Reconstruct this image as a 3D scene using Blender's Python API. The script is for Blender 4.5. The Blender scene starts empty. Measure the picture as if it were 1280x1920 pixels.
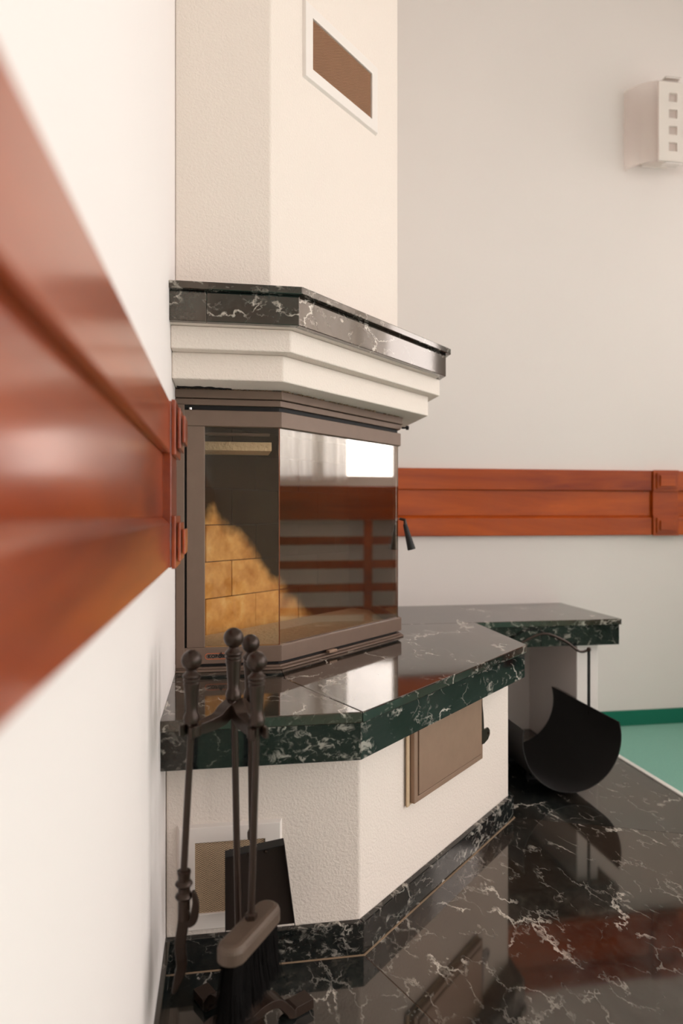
import bpy, bmesh, math, random
from mathutils import Vector, Matrix
random.seed(7)
SC = bpy.context.scene
COL = SC.collection
PI = math.pi

# ---------------------------------------------------------------- camera
cam_d = bpy.data.cameras.new('camera')
cam = bpy.data.objects.new('camera', cam_d); COL.objects.link(cam)
YAW = math.atan(.1659)
cam.location = (0, 0, .90)
cam.rotation_euler = (PI/2, 0, -YAW)
cam_d.sensor_fit = 'VERTICAL'; cam_d.sensor_height = 36; cam_d.sensor_width = 24
cam_d.lens = 36*1320/1920
cam_d.shift_y = 5/1920
cam_d.clip_start = .02
cam_d.dof.use_dof = True
cam_d.dof.focus_distance = 1.60
cam_d.dof.aperture_fstop = 2.3
SC.camera = cam

# ---------------------------------------------------------------- world, lights, exposure
SC.view_settings.view_transform = 'Standard'
SC.view_settings.look = 'None'
SC.view_settings.gamma = 1
SC.view_settings.use_curve_mapping = False
SC.view_settings.exposure = .18
world = bpy.data.worlds.new('overcast_sky'); SC.world = world
world.use_nodes = True
bg = world.node_tree.nodes['Background']
bg.inputs[0].default_value = (1.0, .958, .945, 1)
bg.inputs[1].default_value = 6.0

def portal(name, loc, rot, sx, sy):
    l = bpy.data.lights.new(name, 'AREA'); l.shape = 'RECTANGLE'; l.size = sx; l.size_y = sy
    l.cycles.is_portal = True
    o = bpy.data.objects.new(name, l); o.location = loc; o.rotation_euler = rot; COL.objects.link(o)

WX = 3.03                                  # right wall
RW = [(-2.9, -1.75), (-1.35, -.2), (.2, 1.35), (1.62, 2.775)]      # window openings in the right wall (y range)
WZ0, WZ1 = 1.10, 2.75
RZ = [.12, .12, .12, 1.10]                 # their sills: the first three, unseen, are set low to light the lower walls
FZ0 = .12                                  # low sill of the unseen opening added behind the camera for light
for (a, b), z in zip(RW, RZ):
    portal('window_portal', (WX+.14, (a+b)/2, (z+WZ1)/2), (0, PI/2, 0), WZ1-z, b-a)
FW = [(2.1, 2.75)]                           # unseen opening added behind the camera to bring in light (x range)
for a, b in FW:
    portal('window_portal', ((a+b)/2, -3.34, (FZ0+WZ1)/2), (PI/2, 0, 0), b-a, WZ1-FZ0)

# ---------------------------------------------------------------- material helpers
def lin(r, g, b):
    f = lambda c: ((c/255)/12.92 if c/255 <= .04045 else (((c/255)+.055)/1.055)**2.4)
    return (f(r), f(g), f(b), 1)
class NT:
    def __init__(s, name):
        s.m = bpy.data.materials.new(name); s.m.use_nodes = True
        s.t = s.m.node_tree; s.b = s.t.nodes['Principled BSDF']; s.out = s.t.nodes['Material Output']
    def n(s, typ, **kw):
        o = s.t.nodes.new(typ)
        for k, v in kw.items():
            if k.startswith('i_'):
                o.inputs[int(k[2:]) if k[2:].isdigit() else k[2:].replace('_', ' ')].default_value = v
            else: setattr(o, k, v)
        return o
    def l(s, a, b): s.t.links.new(a, b)
    def coord(s, scale=(1, 1, 1), rnd=True, rot=(0, 0, 0)):
        tc = s.n('ShaderNodeTexCoord'); mp = s.n('ShaderNodeMapping')
        mp.inputs['Scale'].default_value = scale; mp.inputs['Rotation'].default_value = rot
        s.l(tc.outputs['Object'], mp.inputs['Vector'])
        if rnd:
            oi = s.n('ShaderNodeObjectInfo'); mu = s.n('ShaderNodeMath', operation='MULTIPLY', i_1=37.0)
            s.l(oi.outputs['Random'], mu.inputs[0])
            ad = s.n('ShaderNodeVectorMath', operation='ADD'); s.l(mp.outputs[0], ad.inputs[0]); s.l(mu.outputs[0], ad.inputs[1])
            return ad.outputs[0]
        return mp.outputs[0]
    def noise(s, vec, scale, detail=4, rough=.5, dist=0.0):
        o = s.n('ShaderNodeTexNoise'); o.inputs['Scale'].default_value = scale; o.inputs['Detail'].default_value = detail
        o.inputs['Roughness'].default_value = rough; o.inputs['Distortion'].default_value = dist
        s.l(vec, o.inputs['Vector']); return o.outputs['Fac']
    def ramp(s, fac, stops, interp='LINEAR'):
        r = s.n('ShaderNodeValToRGB'); r.color_ramp.interpolation = interp
        e = r.color_ramp.elements
        while len(e) < len(stops): e.new(.5)
        for i, (p, c) in enumerate(stops):
            e[i].position = p; e[i].color = c if hasattr(c, '__len__') else (c, c, c, 1)
        s.l(fac, r.inputs[0]); return r.outputs[0]
    def math(s, op, a, b=None):
        o = s.n('ShaderNodeMath', operation=op)
        for i, v in enumerate((a, b)):
            if v is None: continue
            if isinstance(v, (int, float)): o.inputs[i].default_value = v
            else: s.l(v, o.inputs[i])
        return o.outputs[0]
    def mix(s, f, a, b):
        o = s.n('ShaderNodeMix', data_type='RGBA')
        for i, v in ((0, f), (6, a), (7, b)):
            if isinstance(v, (int, float, tuple)): o.inputs[i].default_value = v
            else: s.l(v, o.inputs[i])
        return o.outputs[2]
    def bump(s, h, strength, dist=.01):
        o = s.n('ShaderNodeBump'); o.inputs['Strength'].default_value = strength; o.inputs['Distance'].default_value = dist
        s.l(h, o.inputs['Height']); s.l(o.outputs[0], s.b.inputs['Normal']); return o
    def col(s, c):
        if isinstance(c, tuple): s.b.inputs['Base Color'].default_value = c
        else: s.l(c, s.b.inputs['Base Color'])
    def set(s, **kw):
        for k, v in kw.items(): s.b.inputs[k.replace('_', ' ')].default_value = v

def m_paint(name, c, rough=.75, bump=.0, bscale=90, bd=.004):
    N = NT(name); v = N.coord(rnd=False)
    f = N.noise(v, 2.2, 3)
    N.col(N.mix(f, tuple(x*.97 for x in c[:3])+(1,), c)); N.set(Roughness=rough)
    if bump:
        a = N.noise(v, bscale, 5, .6); N.bump(a, bump, bd)
    return N.m
def m_metal(name, c, rough=.45, metal=.4, var=.25, bump=.05, bscale=400):
    N = NT(name); v = N.coord()
    f = N.noise(v, 30, 5, .6)
    N.col(N.mix(f, tuple(x*(1-var) for x in c[:3])+(1,), tuple(min(1, x*(1+var)) for x in c[:3])+(1,)))
    N.set(Roughness=rough, Metallic=metal)
    if bump: N.bump(N.noise(v, bscale, 3), bump, .001)
    return N.m
def m_marble(name, green=1.0, seedscale=1.0, vein=1.0, patch=.62, ior=1.75, brown=True, dk=1.0, grain=.22):
    N = NT(name); v = N.coord(rot=(.3, .5, .4), scale=(1.0, .55, 1.25))
    base = N.noise(v, 7*seedscale, 10, .68, .4)
    gr = N.noise(v, 85*seedscale, 4, .7)
    g_ = green
    c0 = N.ramp(base, [(.38, (.003, .0042, .0042, 1)), (.53, (.010, .012+.006*g_, .012+.0055*g_, 1)), (.65, (.019*dk, (.018+.010*g_)*dk, (.017+.010*g_)*dk, 1)), (.82, (.060*dk, (.055+.02*g_)*dk, (.045+.02*g_)*dk, 1))])
    c0 = N.mix(N.ramp(gr, [(.45, 0.), (.75, grain)]), c0, (.06+.0*g_, .055+.035*g_, .045+.03*g_, 1))
    brn = N.noise(v, 2.6*seedscale, 4)
    c1 = N.mix(N.ramp(brn, [(.42, 0.), (.62, .8)]), c0, (.040, .027, .019, 1)) if brown else c0
    def veins(scale, w, dist, lo, hi, off):
        vo = N.n('ShaderNodeVectorMath', operation='ADD'); N.l(v, vo.inputs[0]); vo.inputs[1].default_value = (off, off*.7, -off)
        nz = N.n('ShaderNodeTexNoise'); nz.inputs['Scale'].default_value = scale*1.8; nz.inputs['Detail'].default_value = 6; nz.inputs['Roughness'].default_value = .62
        N.l(vo.outputs[0], nz.inputs['Vector'])
        sc_ = N.n('ShaderNodeVectorMath', operation='SCALE'); N.l(nz.outputs['Color'], sc_.inputs[0]); sc_.inputs['Scale'].default_value = dist/scale
        wa = N.n('ShaderNodeVectorMath', operation='ADD'); N.l(vo.outputs[0], wa.inputs[0]); N.l(sc_.outputs[0], wa.inputs[1])
        vr = N.n('ShaderNodeTexVoronoi', feature='DISTANCE_TO_EDGE'); vr.inputs['Scale'].default_value = scale; N.l(wa.outputs[0], vr.inputs['Vector'])
        wd = N.math('MULTIPLY', N.noise(vo.outputs[0], scale*2.7+2, 4, .6), w*2.2)
        line = N.n('ShaderNodeMapRange'); line.inputs['To Min'].default_value = 1; line.inputs['To Max'].default_value = 0
        N.l(vr.outputs['Distance'], line.inputs['Value']); N.l(wd, line.inputs['From Max'])
        m = N.ramp(N.noise(vo.outputs[0], scale*1.1+1.3, 4, .6), [(lo, 0.), (hi, 1.)])
        return N.math('MULTIPLY', line.outputs[0], m)
    a = veins(3.0*seedscale, .015*vein, .9, .52, .60, 3.1)
    b = veins(6.5*seedscale, .024*vein, .9, .53, .62, 9.4)
    c = N.math('MULTIPLY', veins(16*seedscale, .03*vein, .9, .48, .62, 17.3), .38)
    # broken white patches
    pm = N.ramp(N.noise(v, 4.3*seedscale, 3), [(patch, 0.), (patch+.05, 1.)])
    pn = N.ramp(N.noise(v, 34*seedscale, 6, .65, .8), [(.53, 0.), (.62, .8)])
    p = N.math('MULTIPLY', N.math('MULTIPLY', pm, pn), .7)
    tot = N.math('MINIMUM', N.math('MAXIMUM', N.math('MAXIMUM', a, b), N.math('MAXIMUM', c, p)), 1.0)
    N.col(N.mix(tot, c1, (.52, .48, .42, 1)))
    N.set(Roughness=.06); N.b.inputs['IOR'].default_value = ior; N.b.inputs['Specular Tint'].default_value = (1, .83, .70, 1)
    return N.m
def m_wood(name, sc, c_dark, c_light, coat=.6, rg=.3, ior=1.4):
    N = NT(name); v = N.coord(scale=sc)
    g = N.noise(v, 9, 7, .62, .7); h = N.noise(v, 2.0, 3, .5, .3)
    k = N.math('ADD', N.math('MULTIPLY', g, .6), N.math('MULTIPLY', h, .4))
    N.col(N.ramp(k, [(.36, c_dark), (.62, c_light)]))
    N.set(Roughness=rg, Coat_Weight=coat, Coat_Roughness=.16, IOR=ior)
    N.bump(g, .05, .001)
    return N.m

WALLC = (.80, .738, .705, 1)
M = {}
M['wall'] = m_paint('cream_wall_paint', WALLC, .75, .12, 60, .003)
M['plaster'] = m_paint('rough_cream_plaster', (.815, .718, .642, 1), .8, .5, 190, .005)
M['ceiling'] = m_paint('white_ceiling_paint', (.82, .765, .73, 1))
M['white'] = m_paint('white_enamel', (.80, .728, .675, 1), .4)
M['marble'] = m_marble('dark_green_marble')
M['floor_marble'] = m_marble('polished_dark_floor_marble', .2, .9, .9, .6, 1.85, True, 1.5, .5)
M['green_marble'] = m_marble('green_fascia_marble', .15, 1.2, 1.1, .55, 1.42, False, .75, .18)
M['wood_y'] = m_wood('varnished_mahogany_lengthwise', (1.0, .12, 1.0), lin(104, 30, 8), lin(170, 72, 16))
M['wood_x'] = m_wood('varnished_mahogany_crosswise', (.12, 1.0, 1.0), lin(122, 40, 8), lin(188, 84, 14), .08, .42, 1.3)
M['stove'] = m_metal('brown_grey_stove_paint', lin(114, 94, 81), .5, .3, .1)
M['stove_dark'] = m_metal('dark_stove_gap', lin(16, 12, 10), .7, .1)
M['ash'] = m_metal('brown_steel_plate', lin(150, 122, 102), .5, .3, .12)
M['iron'] = m_metal('cast_iron', lin(52, 38, 30), .32, .5, .25, .10, 500)
M['black'] = m_metal('black_sheet_steel', lin(10, 7, 6), .62, .0, .2)
M['pan'] = m_metal('dark_shovel_steel', lin(44, 33, 27), .5, .2, .2)
M['mesh'] = m_metal('bronze_mesh_wire', lin(176, 130, 98), .5, .1, .1, 0)
M['mesh_lt'] = m_metal('zinc_mesh_wire', lin(250, 215, 178), .55, 0, .1, 0)
M['hole'] = m_metal('duct_interior', lin(46, 32, 24), .9, 0)
M['hole_dark'] = m_metal('dark_duct_interior', lin(14, 8, 6), .9, 0)
M['chrome'] = m_metal('bright_steel', (.7, .68, .65, 1), .2, 1)
M['mortar'] = m_paint('crumbled_mortar', lin(150, 125, 100), .95, .5, 200, .004)
M['mortar_lt'] = m_paint('pale_filler', lin(205, 178, 146), .95, .5, 200, .004)
M['grout'] = m_paint('floor_grout', lin(95, 70, 52), .9)
M['orange'] = m_paint('logo_orange', lin(205, 95, 40), .5)
M['logo_black'] = m_paint('logo_black', lin(12, 9, 8), .5)
M['trimwhite'] = m_paint('white_edge_trim', (.85, .82, .78, 1), .35)
M['ashbed'] = m_paint('pale_ash', lin(228, 204, 170), .95, .8, 60, .01)
def m_carpet(name, c):
    N = NT(name); v = N.coord(rnd=False)
    f = N.noise(v, 420, 3, .7); N.col(N.mix(f, tuple(x*.7 for x in c[:3])+(1,), tuple(min(1, x*1.3) for x in c[:3])+(1,)))
    N.set(Roughness=.95); N.bump(f, .6, .003); return N.m
M['carpet'] = m_carpet('green_carpet', lin(132, 186, 168))
M['carpet_base'] = m_carpet('green_carpet_skirting', lin(14, 112, 88))
def m_brick():
    N = NT('firebrick_with_soot'); tc = N.n('ShaderNodeTexCoord'); geo = N.n('ShaderNodeNewGeometry')
    v = N.coord()
    f = N.noise(v, 14, 5, .6)
    clean = N.ramp(f, [(.3, lin(188, 130, 68)), (.55, lin(230, 178, 108)), (.75, lin(248, 214, 152))])
    # soot stain fixed to the bricks: boundary height varies along the wall
    sp = N.n('ShaderNodeSeparateXYZ'); N.l(tc.outputs['Object'], sp.inputs[0])
    wob = N.noise(tc.outputs['Object'], 11, 4, .6)
    w = N.math('MULTIPLY', N.math('SUBTRACT', wob, .5), .10)
    # peak of clean brick near x=-.04, falling to the right
    d1 = N.math('ABSOLUTE', N.math('SUBTRACT', sp.outputs['X'], -.230))
    h = N.math('SUBTRACT', .362, N.math('MULTIPLY', d1, 1.15))
    s = N.math('ADD', N.math('SUBTRACT', sp.outputs['Z'], h), w)
    soot = N.ramp(s, [(.0, 0.), (.05, .97)])
    N.col(N.mix(soot, clean, (.005, .0035, .003, 1))); N.set(Roughness=.9, Specular_IOR_Level=.12)
    N.bump(f, .4, .003); return N.m
M['brick'] = m_brick()
def m_glass(name, fac0=.018, tint=(.93, .90, .86, 1), rough=.012, dust=.008):
    N = NT(name); t = N.t
    tr = N.n('ShaderNodeBsdfTransparent'); tr.inputs[0].default_value = tint
    gl = N.n('ShaderNodeBsdfGlossy'); gl.inputs['Roughness'].default_value = rough; gl.inputs[0].default_value = (1, .97, .93, 1)
    lw = N.n('ShaderNodeLayerWeight'); lw.inputs[0].default_value = .5
    fr = N.math('ADD', fac0, N.math('MULTIPLY', N.math('POWER', lw.outputs['Facing'], 2.2), 1.6))
    fr = N.math('MINIMUM', fr, .95)
    mx = N.n('ShaderNodeMixShader'); N.l(fr, mx.inputs[0]); N.l(tr.outputs[0], mx.inputs[1]); N.l(gl.outputs[0], mx.inputs[2])
    df = N.n('ShaderNodeBsdfDiffuse'); df.inputs[0].default_value = lin(190, 160, 125)
    m2 = N.n('ShaderNodeMixShader'); v = N.coord(rnd=False)
    sp = N.ramp(N.noise(v, 330, 2, .5), [(.66, dust), (.74, dust+.16)])
    N.l(sp, m2.inputs[0]); N.l(mx.outputs[0], m2.inputs[1]); N.l(df.outputs[0], m2.inputs[2])
    N.l(m2.outputs[0], N.out.inputs[0]); return N.m
M['glass'] = m_glass('stove_glass')
M['winglass'] = m_glass('window_glass', .03, (1, 1, 1, 1), .0, .0)
def m_frost(name, c, tw=.5, dw=.3):
    N = NT(name)
    tl = N.n('ShaderNodeBsdfTranslucent'); tl.inputs[0].default_value = c
    df = N.n('ShaderNodeBsdfDiffuse'); df.inputs[0].default_value = c
    tr = N.n('ShaderNodeBsdfTransparent'); tr.inputs[0].default_value = (1, 1, 1, 1)
    a = N.n('ShaderNodeMixShader'); a.inputs[0].default_value = tw; N.l(df.outputs[0], a.inputs[1]); N.l(tl.outputs[0], a.inputs[2])
    b = N.n('ShaderNodeMixShader'); b.inputs[0].default_value = dw; N.l(a.outputs[0], b.inputs[1]); N.l(tr.outputs[0], b.inputs[2])
    N.l(b.outputs[0], N.out.inputs[0]); return N.m
M['frost'] = m_frost('frosted_shade_glass', (.88, .80, .76, 1), .5, .55)
M['sheer'] = m_frost('sheer_curtain', (.90, .87, .83, 1), .75, .35)

# ---------------------------------------------------------------- object helpers
def wloc(o):
    p = Vector((0, 0, 0))
    while o is not None: p += o.location; o = o.parent
    return p
def obj(name, bm, mat, parent=None, bevel=0, smooth=False, loc=None, seg=2):
    off = wloc(parent) if parent else Vector((0, 0, 0))
    l = Vector(loc) if loc else Vector((0, 0, 0))
    if not parent and loc is None: l = Vector((0, 0, 0))
    bmesh.ops.recalc_face_normals(bm, faces=bm.faces)
    me = bpy.data.meshes.new(name)
    for v in bm.verts: v.co -= off + (l if not parent else Vector((0, 0, 0)))
    bm.to_mesh(me); bm.free()
    if smooth:
        for p in me.polygons: p.use_smooth = True
        me.set_sharp_from_angle(angle=.55)
    o = bpy.data.objects.new(name, me); COL.objects.link(o)
    me.materials.append(mat)
    if parent: o.parent = parent
    else: o.location = l
    if bevel:
        b = o.modifiers.new('bevel', 'BEVEL'); b.width = bevel; b.segments = seg; b.limit_method = 'ANGLE'; b.angle_limit = .6
        b.harden_normals = False
    return o
def tag(o, label=None, cat=None, group=None, kind=None):
    for k, v in (('label', label), ('category', cat), ('group', group), ('kind', kind)):
        if v: o[k] = v
    return o
def thing(name, loc, label, cat, group=None):
    o = bpy.data.objects.new(name, None); COL.objects.link(o); o.location = loc; o.empty_display_size = .05
    return tag(o, label, cat, group)
def box(bm, x0, x1, y0, y1, z0, z1, M4=None):
    vs = [bm.verts.new((x, y, z)) for z in (z0, z1) for x, y in ((x0, y0), (x1, y0), (x1, y1), (x0, y1))]
    for f in ((3, 2, 1, 0), (4, 5, 6, 7), (0, 1, 5, 4), (1, 2, 6, 5), (2, 3, 7, 6), (3, 0, 4, 7)):
        bm.faces.new([vs[i] for i in f])
    if M4 is not None:
        for v in vs: v.co = M4 @ v.co
    return vs
def BX(*a, **k):
    bm = bmesh.new(); box(bm, *a, **k); return bm
def prism(bm, pts, z0, z1):
    lo = [bm.verts.new((x, y, z0)) for x, y in pts]; hi = [bm.verts.new((x, y, z1)) for x, y in pts]
    n = len(pts)
    bm.faces.new(lo[::-1]); bm.faces.new(hi)
    for i in range(n): bm.faces.new((lo[i], lo[(i+1) % n], hi[(i+1) % n], hi[i]))
def PR(pts, z0, z1):
    bm = bmesh.new(); prism(bm, pts, z0, z1); return bm
def lathe(bm, prof, c, seg=24, axis=None):
    c = Vector(c); R = Matrix.Identity(3) if axis is None else Vector((0, 0, 1)).rotation_difference(Vector(axis).normalized()).to_matrix()
    rings = []
    for r, z in prof:
        if r < 1e-6: rings.append([bm.verts.new(c + R @ Vector((0, 0, z)))])
        else: rings.append([bm.verts.new(c + R @ Vector((r*math.cos(2*PI*i/seg), r*math.sin(2*PI*i/seg), z))) for i in range(seg)])
    for a, b in zip(rings, rings[1:]):
        for i in range(seg):
            j = (i+1) % seg
            if len(a) == 1 and len(b) == 1: continue
            if len(a) == 1: bm.faces.new((a[0], b[j], b[i]))
            elif len(b) == 1: bm.faces.new((a[i], a[j], b[0]))
            else: bm.faces.new((a[i], a[j], b[j], b[i]))
    for k, rr in ((0, rings[0]), (1, rings[-1])):
        if len(rr) > 1: bm.faces.new(rr if k else rr[::-1])
def sweep(bm, path, rad, seg=10, flat=None, up=None):
    """tube / flat bar along a path. rad: number or list; flat: list of (w,h) for an elliptical or boxy section"""
    P = [Vector(p) for p in path]; n = len(P); rings = []
    if not hasattr(rad, '__len__'): rad = [rad]*n
    ref = Vector(up) if up else Vector((0, 0, 1))
    side = None
    for i in range(n):
        t = (P[min(i+1, n-1)] - P[max(i-1, 0)]).normalized()
        s = t.cross(ref)
        if s.length < 1e-3: s = t.cross(Vector((0, 1, 0)))
        s.normalize()
        if side is not None and s.dot(side) < 0 and not up: s = -s
        side = s; u = s.cross(t).normalized()
        if flat:
            w, h = flat[i] if hasattr(flat, '__len__') and hasattr(flat[0], '__len__') else flat
            ring = [bm.verts.new(P[i] + s*a*w/2 + u*b*h/2) for a, b in ((-1, -1), (1, -1), (1, 1), (-1, 1))]
        else:
            ring = [bm.verts.new(P[i] + s*math.cos(2*PI*k/seg)*rad[i] + u*math.sin(2*PI*k/seg)*rad[i]) for k in range(seg)]
        rings.append(ring)
    for a, b in zip(rings, rings[1:]):
        m = len(a)
        for i in range(m): bm.faces.new((a[i], a[(i+1) % m], b[(i+1) % m], b[i]))
    bm.faces.new(rings[0][::-1]); bm.faces.new(rings[-1])
def spline(pts, n=8):
    P = [Vector(p) for p in pts]; out = []
    for i in range(len(P)-1):
        a = P[max(i-1, 0)]; b = P[i]; c = P[i+1]; d = P[min(i+2, len(P)-1)]
        for k in range(n):
            t = k/n
            out.append(.5*((2*b) + (c-a)*t + (2*a-5*b+4*c-d)*t*t + (3*b-a-3*c+d)*t**3))
    out.append(P[-1]); return out
S2 = math.sqrt(.5)
# frames of the 45 degree face: s runs along (+x,+y), n points out to the room (+x,-y)
def diag_mat(ox, oy, oz=0):
    """local x = along the diagonal, local y = INTO the wall, local z up"""
    return Matrix(((S2, -S2, 0, ox), (S2, S2, 0, oy), (0, 0, 1, oz), (0, 0, 0, 1)))
LW = -.115      # left wall surface
BW = 2.79       # back wall surface
def foot(y0, xc, xe, back=BW, left=LW):
    return [(left, y0), (xc, y0), (xe, y0+xe-xc), (xe, back), (left, back)]
def off(y0, xc, xe, d):                   # inset by d
    return (y0+d, xc-.4142*d, xe-d)
def path5(F, back=BW):
    y0, xc, xe = F
    return [(LW, y0), (xc, y0), (xe, y0+xe-xc), (xe, back)]
def band(F, d_out, d_in, z0, z1, i, back=BW):
    """one straight mitred tile i (0 front,1 diagonal,2 side) between insets d_out and d_in"""
    a = path5(off(*F, d_out), back); b = path5(off(*F, d_in), back)
    return PR([a[i], a[i+1], b[i+1], b[i]], z0, z1)

# ================================================================ the room
def struct(name, bm, mat, label=None, bevel=0):
    o = obj(name, bm, mat, bevel=bevel); o['kind'] = 'structure'
    return o
CH = 3.25
struct('floor', BX(LW-.2, WX+.2, -3.4, BW+.2, -.12, -.006), M['carpet'])
struct('wall_left', BX(LW-.2, LW, -3.4, BW+.2, -.006, CH), M['wall'])
struct('wall_back', BX(LW, WX+.2, BW, BW+.2, -.006, CH), M['wall'])
struct('ceiling', BX(LW-.2, WX+.2, -3.4, BW+.2, CH, CH+.1), M['ceiling'])
bm = bmesh.new()
ys = [-3.2]+[v for ab in RW for v in ab]+[BW]
box(bm, WX, WX+.2, -3.2, BW, WZ1, CH)
for (a, b), z in zip(RW, RZ): box(bm, WX, WX+.2, a, b, -.006, z)
for i in range(0, len(ys), 2): box(bm, WX, WX+.2, ys[i], ys[i+1], -.006, WZ1)
struct('wall_right', bm, M['wall'])
bm = bmesh.new()
xs = [LW]+[v for ab in FW for v in ab]+[WX+.2]
box(bm, LW, WX+.2, -3.4, -3.2, -.006, FZ0); box(bm, LW, WX+.2, -3.4, -3.2, WZ1, CH)
for i in range(0, len(xs), 2): box(bm, xs[i], xs[i+1], -3.4, -3.2, FZ0, WZ1)
struct('wall_front', bm, M['wall'])
k = 1
def window(bmf, panes):
    global k
    o = struct('window_%d' % k, bmf, M['white']); k += 1
    for p in panes: obj('pane', p, M['winglass'], o)
for (a, b), z in zip(RW, RZ):
    bm = bmesh.new(); m = (a+b)/2
    for y0, y1, z0, z1 in ((a, a+.06, z, WZ1), (b-.06, b, z, WZ1), (a+.06, b-.06, z, z+.06), (a+.06, b-.06, WZ1-.06, WZ1), (m-.035, m+.035, z+.06, WZ1-.06)):
        box(bm, WX+.06, WX+.11, y0, y1, z0, z1)
    window(bm, [BX(WX+.08, WX+.085, a+.06, m-.035, z+.06, WZ1-.06), BX(WX+.08, WX+.085, m+.035, b-.06, z+.06, WZ1-.06)])
for a, b in FW:  # frame and panes of the unseen opening added for light
    bm = bmesh.new(); m = (a+b)/2
    for y0, y1, z0, z1 in ((a, a+.06, FZ0, WZ1), (b-.06, b, FZ0, WZ1), (a+.06, b-.06, FZ0, FZ0+.06), (a+.06, b-.06, WZ1-.06, WZ1), (m-.035, m+.035, FZ0+.06, WZ1-.06)):
        box(bm, y0, y1, -3.31, -3.26, z0, z1)
    window(bm, [BX(a+.06, m-.035, -3.285, -3.28, FZ0+.06, WZ1-.06), BX(m+.035, b-.06, -3.285, -3.28, FZ0+.06, WZ1-.06)])
struct('baseboard_back', BX(1.345, WX, BW-.012, BW, -.006, .058), M['carpet_base'], bevel=.002)
struct('baseboard_right', BX(WX-.012, WX, -3.2, BW-.012, -.006, .058), M['carpet_base'])

# ---- marble apron in front of the fireplace (three slabs with mitred joints) and its white edge strip
S0 = (1.413, .281, .847)                  # outer line of the skirting on the floor
apron = tag(bpy.data.objects.new('hearth_floor', None), 'polished dark marble floor slabs with white veins in front of the fireplace', 'marble floor'); COL.objects.link(apron)
g = .0012
fr0 = (-.10+.0, .25)
j1a, j1b = (.281, 1.413), (.281+.46, 1.413-1.11)
j2a, j2b = (.847, 1.991-.012), (1.436, 1.991-.012-.244)
obj('marble_slab', PR([(LW, .30), (j1b[0]-g, .30), (j1a[0]-g, j1a[1]), (j1a[0]-g, 1.43), (LW, 1.43)], -.006, 0), M['floor_marble'], apron)
obj('marble_slab', PR([(j1b[0]+g, .30), (.836, .30), (1.436, .90), (1.436, j2b[1]-g), (j2a[0], j2a[1]-g), (j1a[0]+g, j1a[1])], -.006, 0), M['floor_marble'], apron)
obj('marble_slab', PR([(j2a[0], j2a[1]+g), (1.436, j2b[1]+g), (1.436, BW-.001), (.82, BW-.001), (.82, j2a[1]+g)], -.006, 0), M['floor_marble'], apron)
obj('joint', PR([(j1a[0]-g, j1a[1]), (j1b[0]-g, .301), (j1b[0]+g, .301), (j1a[0]+g, j1a[1])], -.0058, -.0009), M['grout'], apron)
obj('joint', PR([(j2a[0], j2a[1]-g), (1.435, j2b[1]-g), (1.435, j2b[1]+g), (j2a[0], j2a[1]+g)], -.0058, -.0009), M['grout'], apron)
for i in range(3):
    obj('caulk_line', band(S0, -.0035, .001, -.001, .0012, i, 2.787), M['mortar'], apron)
struct('trim_1', BX(1.437, 1.456, .9, BW-.012, -.006, .004), M['trimwhite'], bevel=.002)

# ---- varnished wooden rails along the left and back wall
def rail_board(y_or_x, prof, axis, a, b):
    """prof: list of (out, z) section; axis 'y': on left wall running y=a..b; 'x': on back wall"""
    bm = bmesh.new()
    def P(t, o, z): return (LW+o, t, z) if axis == 'y' else (t, BW-o, z)
    A = [bm.verts.new(P(a, o, z)) for o, z in prof]; B = [bm.verts.new(P(b, o, z)) for o, z in prof]
    n = len(prof); bm.faces.new(A); bm.faces.new(B[::-1])
    for i in range(n): bm.faces.new((A[i], A[(i+1) % n], B[(i+1) % n], B[i]))
    return bm
PT = [(0, 1.002), (.024, 1.002), (.026, 1.005), (.026, 1.086), (.024, 1.089), (0, 1.089)]
PM = [(0, .896), (.014, .896), (.014, 1.002), (0, 1.002)]
PB = [(0, .812), (.024, .812), (.026, .815), (.026, .884), (.024, .887), (.014, .896), (0, .896)]
def rail(name, axis, runs, blocks, mat, label):
    r = tag(bpy.data.objects.new(name, None), label, 'wooden rail'); COL.objects.link(r)
    r.location = (LW, .5, .95) if axis == 'y' else (1.5, BW, .95)
    for a, b in runs:
        for nm, pr in (('top_board', PT), ('middle_board', PM), ('bottom_board', PB)):
            obj(nm, rail_board(0, pr, axis, a, b), mat, r, bevel=.0015)
    for a, b in blocks:
        m = (a+b)/2
        def bb(o0, o1, t0, t1, z0, z1):
            return BX(LW+o0, LW+o1, t0, t1, z0, z1) if axis == 'y' else BX(t0, t1, BW-o1, BW-o0, z0, z1)
        blk = obj('corner_block', bb(0, .028, a, b, .812, 1.089), mat, r, bevel=.0015)
        for z0, z1 in ((.9995, 1.091), (.810, .898)):
            for q, (o, ins) in enumerate(((.035, .0), (.042, .012), (.049, .024))):
                i2 = ins*.95
                obj('step', bb(.028 if q == 0 else o-.005, o, a+ins-.001*(q == 0), b-ins+.001*(q == 0), z0+i2, z1-i2), mat, blk, bevel=.0012)
    return r
rail('wooden_wall_rail', 'y', [(-3.19, 1.195)], [(1.197, 1.325)], M['wood_y'], 'varnished reddish wood rail on the left wall, blurred, running close past the camera')
rail('wooden_wall_rail', 'x', [(.55, 1.810), (1.932, WX-.03)], [(1.812, 1.930)], M['wood_x'], 'varnished reddish wood rail on the back wall, right of the stove')

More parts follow.
